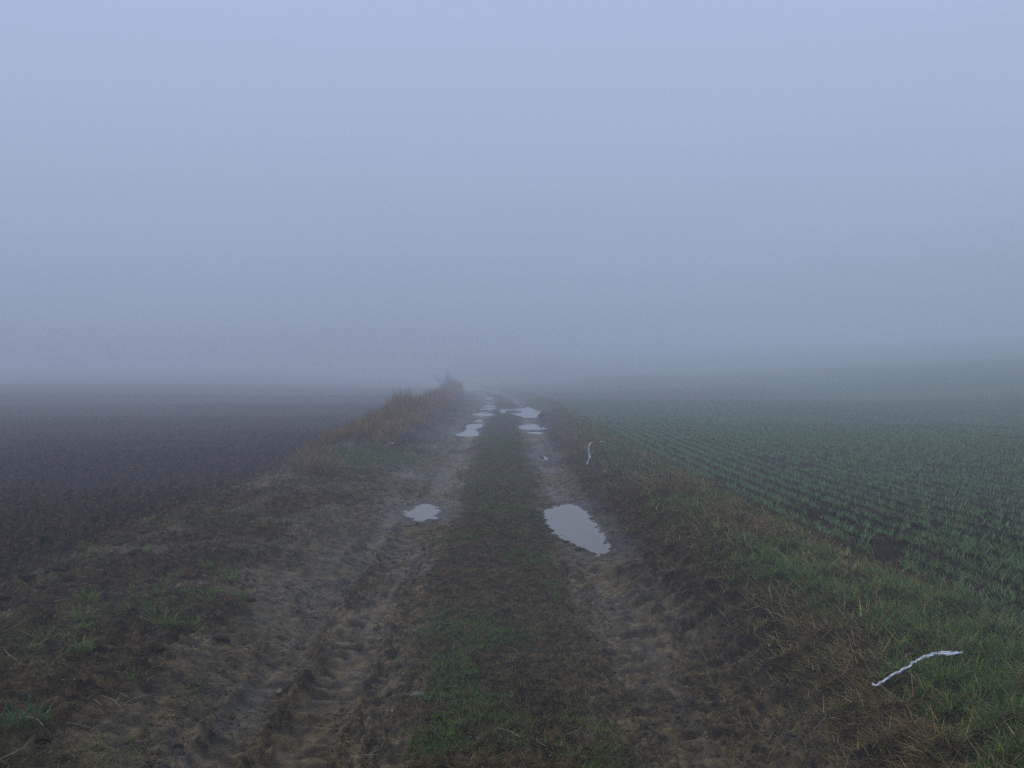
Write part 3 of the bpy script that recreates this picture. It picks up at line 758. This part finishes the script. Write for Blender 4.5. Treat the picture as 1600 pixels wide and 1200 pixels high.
st = [bpy.data.meshes.new('stone') for _ in range(3)]
for i, me in enumerate(st):
    bm = ico(3, 70 + i, 0.16, 0.6); bm.to_mesh(me); bm.free()
    me.polygons.foreach_set('use_smooth', [True] * len(me.polygons))
o = put('flat_stone', st[0], M_STONE, 651, 1087, 0.032, 'flat grey stone sunk in the grass at centre strip edge', 'stone', None, (1.15, 0.8, 0.5))
o.rotation_euler = (0.15, -0.1, 0.2)
put('flat_stone', st[1], M_STONE, 436, 1082, 0.026, 'pale streaked stone pressed into the left wheel rut', 'stone', None, (0.6, 1.4, 0.5)).rotation_euler = (0, 0, 0.1)
PEB = [(735, 1154), (747, 1157), (613, 1113), (655, 1142), (1240, 1062), (1262, 1116), (430, 848), (1235, 1125)]
for i, (px, py) in enumerate(PEB):
    put('pebble', st[i % 3], M_PALE_STONE, px, py, 0.0055 + 0.0015 * (i % 3), 'tiny whitish pebble lying on the trodden track', 'pebble', 'white pebbles on the track')

# ------------------------------------------------------------------ straw stalks lying about
def straw_mesh(length, bend, seed):
    r = random.Random(seed)
    bm = bmesh.new(); rings = []
    N = 7; rad = 0.0019
    ph = r.uniform(0, 6.28)
    for i in range(N):
        t = i / (N - 1)
        c = Vector(((t - 0.5) * length, bend * math.sin(math.pi * t) * length, 0.006 + 0.006 * math.sin(3 * t + ph)))
        if seed % 3 == 0 and t > 0.6: c += Vector((0, (t - 0.6) * length * 0.7, 0.02 * (t - 0.6)))
        ring = [bm.verts.new(c + Vector((0, math.cos(a) * rad, math.sin(a) * rad * (0.8)))) for a in [k * 2 * math.pi / 5 for k in range(5)]]
        rings.append(ring)
    for a, b in zip(rings, rings[1:]):
        for k in range(5): bm.faces.new((a[k], a[(k + 1) % 5], b[(k + 1) % 5], b[k]))
    bm.faces.new(rings[0][::-1]); bm.faces.new(rings[-1])
    me = bpy.data.meshes.new('straw_stalk'); bm.to_mesh(me); bm.free()
    me.polygons.foreach_set('use_smooth', [True] * len(me.polygons))
    return me
STRAW = [straw_mesh(L, b, i) for i, (L, b) in enumerate([(0.12, 0.02), (0.16, 0.05), (0.09, 0.01), (0.20, 0.03), (0.13, 0.07), (0.07, 0.03)])]
def straws(lst, label, group):
    for i, (px, py, ang, s) in enumerate(lst):
        gx, gy, gz = ground_hit(px, py)
        o = link('straw_stalk', STRAW[i % 6], None, M_STRAW)
        dx, dy = 0.04 * math.cos(ang), 0.04 * math.sin(ang)
        hs = height(np.array([gx - dx, gx + dx, gx]), np.array([gy - dy, gy + dy, gy]))
        o.location = (gx, gy, float(hs.max()) + 0.002)
        o.rotation_euler = (0, -math.atan2(float(hs[1] - hs[0]), 0.08) * 0.7, ang); o.scale = (s, s, s)
        tag(o, label, 'straw', group)
straws([(60, 1133, 2.2, 1.1), (213, 1096, 1.2, .9), (150, 1103, 2.4, .9), (30, 1182, 1.2, 1), (120, 1140, .3, .8), (25, 1069, .1, .7), (100, 943, .3, 1.1), (140, 920, 1.3, .8), (128, 915, .6, .7), (180, 1100, 2.2, .8), (255, 840, .2, .8), (262, 842, 1.4, .6), (385, 892, 2.4, 1), (345, 831, .8, .8), (355, 829, .6, .8), (410, 860, 1.5, .8), (305, 1020, 2.2, .8), (338, 1030, .1, .9), (360, 1025, .5, .8), (340, 1075, 1.1, .9), (335, 1068, .3, .7), (415, 995, .1, .9), (450, 947, .2, .9), (95, 987, .6, .7), (20, 985, .5, .9), (175, 930, .2, .7), (80, 1098, .9, .7), (190, 1087, 2.3, .8), (244, 1045, 1.5, .7), (30, 1100, .8, .7), (160, 895, .4, .8), (290, 925, .7, .7), (130, 1010, .2, .9), (60, 1015, 1.0, .7), (15, 1040, 2.6, .9), (210, 1000, .2, .6), (320, 905, 2.0, .7), (95, 1030, 1.2, .6)],
       'pale dry straw stalk lying on the trampled mud margin', 'straw stalks on the left margin')
straws([(800, 1158, 2.2, 1.0), (570, 1186, .5, .9), (560, 1190, 2.4, .8), (590, 1178, .8, .7), (845, 1165, 2.0, .7), (724, 976, 2.3, .6), (900, 1148, .4, .7), (700, 978, 2.6, .5), (705, 1078, .2, .7), (930, 1150, .9, .6)],
       'pale dry straw stalk lying on the track centre strip', 'straw stalks on the centre strip')
straws([(1390, 1035, 1.8, .9), (1175, 985, .9, .7), (1180, 1000, 1.6, .6), (1290, 1135, .7, .9), (1345, 1150, 1.5, .6), (1355, 1135, .8, .7), (1300, 1048, 1.7, .7), (1400, 1140, .3, .8), (1225, 1030, .3, .7), (1330, 900, .5, .9)],
       'pale dry straw stalk caught in the dead grass of the right bank', 'straw stalks on the right bank')

# ------------------------------------------------------------------ grass tufts that stand alone
def tuft_mesh(name, seed, k, hmax, spread, col_a, col_b, w=0.005, lean=(0.1, 1.0)):
    r = np.random.default_rng(seed)
    a = r.uniform(0, 6.28, k); rad = spread * np.sqrt(r.random(k))
    t = r.random(k)
    c = np.array(col_a)[None] * (1 - t[:, None]) + np.array(col_b)[None] * t[:, None]
    c = c * (1 + r.normal(0, 0.15, (k, 1)))
    V, lo, st, tt, T = blade_arrays(np.cos(a) * rad, np.sin(a) * rad, np.full(k, -0.012), r.uniform(0.45, 1, k) * hmax, r.uniform(0.6, 1.2, k) * w, a + r.normal(0, 0.6, k), r.uniform(lean[0], lean[1], k), r.uniform(0.2, 1.2, k), c.clip(0.01, 0.6), seg=3)
    return np_mesh(name, V, lo, st, tt, True, {'tint': T})
TU = [tuft_mesh('grass_tuft', 300 + i, 26 + 6 * (i % 4), 0.085 + 0.015 * (i % 3), 0.035, (0.085, 0.165, 0.015), (0.14, 0.17, 0.02)) for i in range(6)]
DK = [tuft_mesh('grass_tuft', 320 + i, 60, 0.09, 0.07, (0.05, 0.12, 0.02), (0.06, 0.13, 0.025)) for i in range(2)]
def place_tufts(lst, meshes, name, mat, label, cat, group, smin=0.8, smax=1.25):
    for i, q in enumerate(lst):
        px, py = q[:2]
        gx, gy, gz = ground_hit(px, py)
        o = link(name, meshes[i % len(meshes)], None, mat)
        o.location = (gx, gy, gz); o.rotation_euler = (0, 0, random.uniform(0, 6.28))
        s = random.uniform(smin, smax) * (q[2] if len(q) > 2 else 1); o.scale = (s, s, s)
        tag(o, label, cat, group)
place_tufts([(330, 938), (342, 925), (318, 930), (355, 905), (348, 895, 1.3), (362, 898), (285, 925), (255, 915), (252, 927), (232, 947), (240, 957, 1.2), (255, 975, 1.3), (265, 972), (278, 978), (300, 976), (132, 940, 1.2), (143, 935), (132, 968), (128, 980, 1.2), (192, 952), (222, 862), (125, 1013), (130, 1022), (70, 1000), (310, 985), (275, 900), (320, 885), (150, 1170, .9), (205, 1060, .8), (45, 1020), (210, 920), (375, 930, .8), (60, 1060, .8), (100, 1000, .8)], TU, 'grass_tuft', M_BLADE,
            'small bright green grass tuft on the trampled margin beside the ploughed field', 'grass tuft', 'green tufts on the left margin')
place_tufts([(25, 1125, 1.3), (42, 1130, 1.1), (10, 1132, 1.2)], DK, 'grass_tuft', M_BLADE,
            'dense dark green grass clump on the muddy margin below the green tufts', 'grass tuft', 'dark clumps on the left margin')
place_tufts([(705, 830), (716, 835), (700, 843), (835, 880), (828, 870), (842, 890), (862, 925), (870, 935), (855, 915), (790, 775), (785, 800), (700, 870)], TU, 'grass_tuft', M_BLADE,
            'green grass tuft at the edge of the track centre strip', 'grass tuft', 'tufts on the centre strip edges', 0.6, 0.9)
DR = [tuft_mesh('dry_tussock', 340 + i, 150, 0.34, 0.12, (0.15, 0.085, 0.038), (0.27, 0.18, 0.085), 0.005, (0.05, 1.1)) for i in range(3)]
place_tufts([(1062, 762), (1045, 768), (1005, 778), (1075, 775, .8)], DR, 'dry_tussock', M_DRY, 'tall orange brown dry grass tussock on the verge crest', 'grass tussock', 'orange tussocks on the verge crest', 0.85, 1.1)
place_tufts([(1285, 855, .55)], DR, 'dry_tussock', M_DRY, 'lone pale dry grass tussock in dark soil between verge and seedlings', 'grass tussock', None)
place_tufts([(1130, 815), (1160, 830), (1195, 835, .9), (1120, 800, .8)], DR, 'dry_tussock', M_DRY, 'low brown dry grass tussock slumped over the ribbed bank', 'grass tussock', 'slumped tussocks on the ribbed bank', 0.55, 0.75)
place_tufts([(1430, 1150, .7), (1380, 1165, .6), (1490, 1170, .7)], DR, 'dry_tussock', M_DRY, 'low brown dry tussock on the bank below the long plastic strip', 'grass tussock', 'tussocks below the plastic strip', 0.5, 0.7)
place_tufts([(470, 735), (482, 738), (492, 733), (503, 738), (512, 740), (478, 728), (520, 735)], DR, 'dry_tussock', M_DRY, 'thin straw-coloured dry tussock at the near end of the weedy bank', 'grass tussock', 'tussocks at the weedy bank end', 0.9, 1.4)
VG = [tuft_mesh('verge_tuft', 360 + i, 90, 0.24, 0.10, GREEN, BLUEGREEN, 0.006, (0.1, 1.0)) for i in range(3)]
place_tufts([(1250, 905), (1290, 925), (1230, 890), (1200, 900), (1320, 940), (1160, 880, .8)], VG, 'grass_tuft', M_BLADE, 'thick long-bladed green grass tuft on the verge above the ribbed bank', 'grass tuft', 'thick green tufts above the ribbed bank', 0.55, 0.8)
place_tufts([(1560, 1070, 1.1), (1590, 1100, 1.1), (1520, 1085), (1480, 1065, .9), (1545, 1130), (1590, 1150), (1440, 1050, .7), (1560, 1030, .9)], VG, 'grass_tuft', M_BLADE, 'thick long-bladed green grass tuft around the long white plastic strip', 'grass tuft', 'thick green tufts around the plastic strip', 0.6, 0.9)

# ------------------------------------------------------------------ dead weed plants and the bare shrub
def tube(bm, pts, r0, r1, sides=5):
    rings = []
    for i, p in enumerate(pts):
        t = i / (len(pts) - 1); r = r0 + (r1 - r0) * t
        d = (pts[min(i + 1, len(pts) - 1)] - pts[max(i - 1, 0)]).normalized()
        a = d.orthogonal().normalized(); b = d.cross(a)
        rings.append([bm.verts.new(p + (a * math.cos(k * 2 * math.pi / sides) + b * math.sin(k * 2 * math.pi / sides)) * r) for k in range(sides)])
    for p, q in zip(rings, rings[1:]):
        for k in range(sides): bm.faces.new((p[k], p[(k + 1) % sides], q[(k + 1) % sides], q[k]))
    bm.faces.new(rings[-1]); bm.faces.new(rings[0][::-1])
def path(p, d, L, n, wob, r):
    pts = [p.copy()]
    for i in range(n):
        d = (d + Vector((r.uniform(-wob, wob), r.uniform(-wob, wob), r.uniform(-wob, wob) * 0.5))).normalized()
        pts.append(pts[-1] + d * L / n)
    return pts
def to_mesh(bm, name):
    me = bpy.data.meshes.new(name); bm.to_mesh(me); bm.free()
    me.polygons.foreach_set('use_smooth', [True] * len(me.polygons)); return me
def weed_meshes(seed, H):
    r = random.Random(seed); st_, tw = bmesh.new(), bmesh.new()
    for s in range(r.randint(3, 5)):
        a = r.uniform(0, 6.28); d = Vector((math.cos(a) * 0.25, math.sin(a) * 0.25, 1)).normalized()
        pts = path(Vector((r.uniform(-.06, .06), r.uniform(-.06, .06), -0.03)), d, H * r.uniform(.7, 1), 7, 0.10, r)
        tube(st_, pts, 0.006, 0.0025)
        for i in range(2, 8):
            for _ in range(3):
                b = r.uniform(0, 6.28); dd = Vector((math.cos(b), math.sin(b), r.uniform(0.5, 1.4))).normalized()
                p2 = path(pts[min(i, 7)], dd, H * r.uniform(.10, .28), 3, 0.25, r)
                tube(tw, p2, 0.0025, 0.001, 4)
                for q in p2[1:]:
                    bmesh.ops.create_icosphere(tw, subdivisions=1, radius=r.uniform(.006, .013), matrix=__import__('mathutils').Matrix.Translation(q))
    return to_mesh(st_, 'stems'), to_mesh(tw, 'seed_heads')
WM = [weed_meshes(500 + i, 1.0) for i in range(3)]
WPX = [(548, 720), (590, 702), (560, 690), (612, 690), (640, 684), (655, 672), (628, 670), (668, 660), (645, 655), (688, 648), (675, 640), (700, 632), (690, 625)]
for i, (px, py) in enumerate(WPX):
    gx, gy, gz = ground_hit(px, py)
    gx = min(gx, float(track_x(gy)) - 3.2 + float(bank_shift(gy)))
    gz = float(height(np.array([gx]), np.array([gy]))[0])
    root = link('dead_weed', None); root.location = (gx, gy, gz)
    s = random.uniform(0.45, 0.65) * (0.8 + 0.4 * min(1, (gy - 18) / 40)); root.scale = (s, s, s); root.rotation_euler = (0, 0, random.uniform(0, 6.28))
    link('stems', WM[i % 3][0], root, M_STEM); link('seed_heads', WM[i % 3][1], root, M_STEM)
    tag(root, 'dead brown branching weed standing in the grassy left bank', 'weed', 'dead weeds along the left bank')

def shrub(loc):
    r = random.Random(77)
    tr, tw = bmesh.new(), bmesh.new()
    for s in range(6):
        a = r.uniform(0, 6.28); d = Vector((math.cos(a) * .45, math.sin(a) * .45, 1)).normalized()
        if s == 0: d = Vector((-0.75, 0, 1)).normalized()
        pts = path(Vector((r.uniform(-.1, .1), r.uniform(-.1, .1), -.05)), d, r.uniform(1.5, 2.2), 8, .14, r)
        tube(tr, pts, .035, .012, 6)
        for i in range(3, 9):
            for _ in range(3):
                b = r.uniform(0, 6.28); dd = (Vector((math.cos(b), math.sin(b), r.uniform(.4, 1.6)))).normalized()
                p2 = path(pts[i], dd, r.uniform(.35, .8), 5, .22, r); tube(tw, p2, .010, .004, 4)
                for q in p2[2:]:
                    b = r.uniform(0, 6.28); dd = Vector((math.cos(b), math.sin(b), r.uniform(.2, 1.5))).normalized()
                    tube(tw, path(q, dd, r.uniform(.15, .4), 3, .25, r), .006, .002, 4)
    root = link('bare_shrub', None); root.location = loc; root.scale = (0.8, 0.8, 0.8)
    link('trunk', to_mesh(tr, 'trunk'), root, M_BARK); link('twigs', to_mesh(tw, 'twigs'), root, M_BARK)
    tag(root, 'leafless shrub with upright branches at the far end of the weedy bank', 'shrub')
sy = 92.0; sx = (699 - CX) / F_PX * sy
shrub((sx, sy, float(height(np.array([sx]), np.array([sy]))[0])))

# ------------------------------------------------------------------ plastic litter
def ribbon(name, pts, widths, ups, label, fold=0.6):
    """crumpled strip of plastic film: an open V fold with a little thickness"""
    bm = bmesh.new(); rows = []
    for i, p in enumerate(pts):
        d = (pts[min(i + 1, len(pts) - 1)] - pts[max(i - 1, 0)]).normalized()
        up = ups[i]; side = (up - d * up.dot(d)).normalized(); nrm = d.cross(side)
        w = widths[i]; j = 0.12 * math.sin(i * 2.3)
        prof = [(-0.5, 0.0), (-0.2 + j, fold * (0.6 + 0.4 * math.sin(i * 1.7))), (0.12 - j, 0.1 * fold), (0.34, fold * 0.8 * math.cos(i * 1.1)), (0.5, 0.15)]
        rows.append([bm.verts.new(p + side * a * w + nrm * b * w) for a, b in prof])
    for a, b in zip(rows, rows[1:]):
        for k in range(4): bm.faces.new((a[k], a[k + 1], b[k + 1], b[k]))
    me = to_mesh(bm, name); me.polygons.foreach_set('use_smooth', [False] * len(me.polygons))
    o = link(name, me, None, M_PLASTIC)
    sm = o.modifiers.new('thickness', 'SOLIDIFY'); sm.thickness = 0.0012
    tag(o, label, 'plastic strip')
    return o
def resample(P, n):
    P = [Vector(p) for p in P]; out = []
    for i in range(n):
        t = i / (n - 1) * (len(P) - 1); k = min(int(t), len(P) - 2); f = t - k
        a, b, c, d = P[max(k - 1, 0)], P[k], P[k + 1], P[min(k + 2, len(P) - 1)]
        out.append(0.5 * ((2 * b) + (c - a) * f + (2 * a - 5 * b + 4 * c - d) * f * f + (3 * b - a - 3 * c + d) * f ** 3))
    return out
S1 = [(1366, 1071, .03), (1373, 1071, .035), (1396, 1056, .05), (1421, 1042, .07), (1433, 1033, .08), (1450, 1026, .10), (1464, 1023, .11), (1482, 1022, .12), (1504, 1021, .12)]
P1 = []
for px, py, off in S1:
    gx, gy, gz = ground_hit(px, py, off); P1.append((gx, gy, gz + off))
n1 = 41; R1 = resample(P1, n1)
for i_, v_ in enumerate(R1): v_ += Vector((random.uniform(-.003, .003), random.uniform(-.005, .005), random.uniform(-.004, .004)))
wk = np.interp(np.linspace(0, 8, n1), [0, .5, 1, 2, 3, 4, 5, 6, 7, 7.5, 8], [.030, .012, .02, .022, .024, .016, .032, .034, .042, .03, .008])
ribbon('plastic_strip', R1, [w * 0.46 for w in wk], [Vector((0.1, 0.55, 0.8 + 0.35 * math.sin(i * .5))) for i in range(n1)],
       'long twisted white plastic strip draped over the verge grass')
gx, gy, gz = ground_hit(919, 727)
zs = lambda py: CAM_H - (py - HORIZON) / F_PX * gy
P2 = [((px - CX) / F_PX * gy, gy + o_, zs(py)) for px, py, o_ in [(917, 726, 0), (919, 721, .01), (921, 716, .0), (921, 710, -.01), (920, 704, .0), (920.5, 697, .01), (922, 693, .02), (926, 691.5, .03)]]
R2 = resample(P2, 29)
wk2 = np.interp(np.linspace(0, 7, 29), [0, .6, 1.2, 2.1, 2.8, 3.8, 5, 6, 7], [.03, .02, .012, .055, .05, .015, .022, .03, .008])
ribbon('plastic_strip', R2, [w * 0.8 for w in wk2], [Vector((1, 0.2 * math.sin(i), 0.1)) for i in range(29)],
       'short white plastic strip hanging upright from a dead stem on the verge')
bm = bmesh.new(); r_ = random.Random(3)
pts = [Vector((0.035, 0.04, -0.05)), Vector((0.03, 0.04, 0.15)), Vector((0.02, 0.05, 0.32)), Vector((0.06, 0.05, zs(690) - gz)), Vector((0.08, 0.05, zs(686) - gz))]
tube(bm, resample(pts, 9), 0.005, 0.003)
o = link('standing_weed', to_mesh(bm, 'standing_weed'), None, M_STEM); o.location = (gx, gy, gz)
tag(o, 'thin dead stem holding up the short plastic strip on the verge', 'weed')

def scrap(px, py, size, label):
    gx, gy, gz = ground_hit(px, py)
    bm = bmesh.new(); bmesh.ops.create_grid(bm, x_segments=5, y_segments=4, size=1)
    r = random.Random(px)
    for v in bm.verts:
        v.co = Vector((v.co.x * size * (1 + r.uniform(-.2, .2)), v.co.y * size * .6 * (1 + r.uniform(-.3, .3)), size * r.uniform(0, .55)))
    o = link('plastic_scrap', to_mesh(bm, 'plastic_scrap'), None, M_PLASTIC); o.location = (gx, gy, gz + 0.03)
    sm = o.modifiers.new('thickness', 'SOLIDIFY'); sm.thickness = 0.0012
    tag(o, label, 'plastic scrap')
scrap(611, 696, 0.05, 'crumpled white plastic scrap in the green grass below the weedy bank')
scrap(604, 699, 0.025, 'smaller white plastic scrap beside the crumpled one below the weedy bank')
scrap(941, 694, 0.045, 'little white plastic scrap in verge grass near the hanging strip')

# ------------------------------------------------------------------ fog
hz = bpy.data.materials.new('fog'); hz.use_nodes = True
hn, hl = hz.node_tree.nodes, hz.node_tree.links
hn.clear()
ho = hn.new('ShaderNodeOutputMaterial'); pv = hn.new('ShaderNodeVolumePrincipled')
pv.inputs['Color'].default_value = (0.80, 0.82, 0.85, 1)
pv.inputs['Density'].default_value = 0.0108
pv.inputs['Anisotropy'].default_value = 0.0
for s_ in ('Density Attribute', 'Color Attribute', 'Temperature Attribute'):
    if s_ in pv.inputs: pv.inputs[s_].default_value = ''
hl.new(pv.outputs[0], ho.inputs['Volume'])
bm = bmesh.new(); bmesh.ops.create_cube(bm, size=1.0)
for v in bm.verts:
    v.co = Vector((v.co.x * 2500, v.co.y * 2500, -1.8 if v.co.z < 0 else 23.5))
me = bpy.data.meshes.new('haze'); bm.to_mesh(me); bm.free()
tag(link('haze', me, None, hz), 'pale even fog lying over the fields', 'fog', kind='stuff')
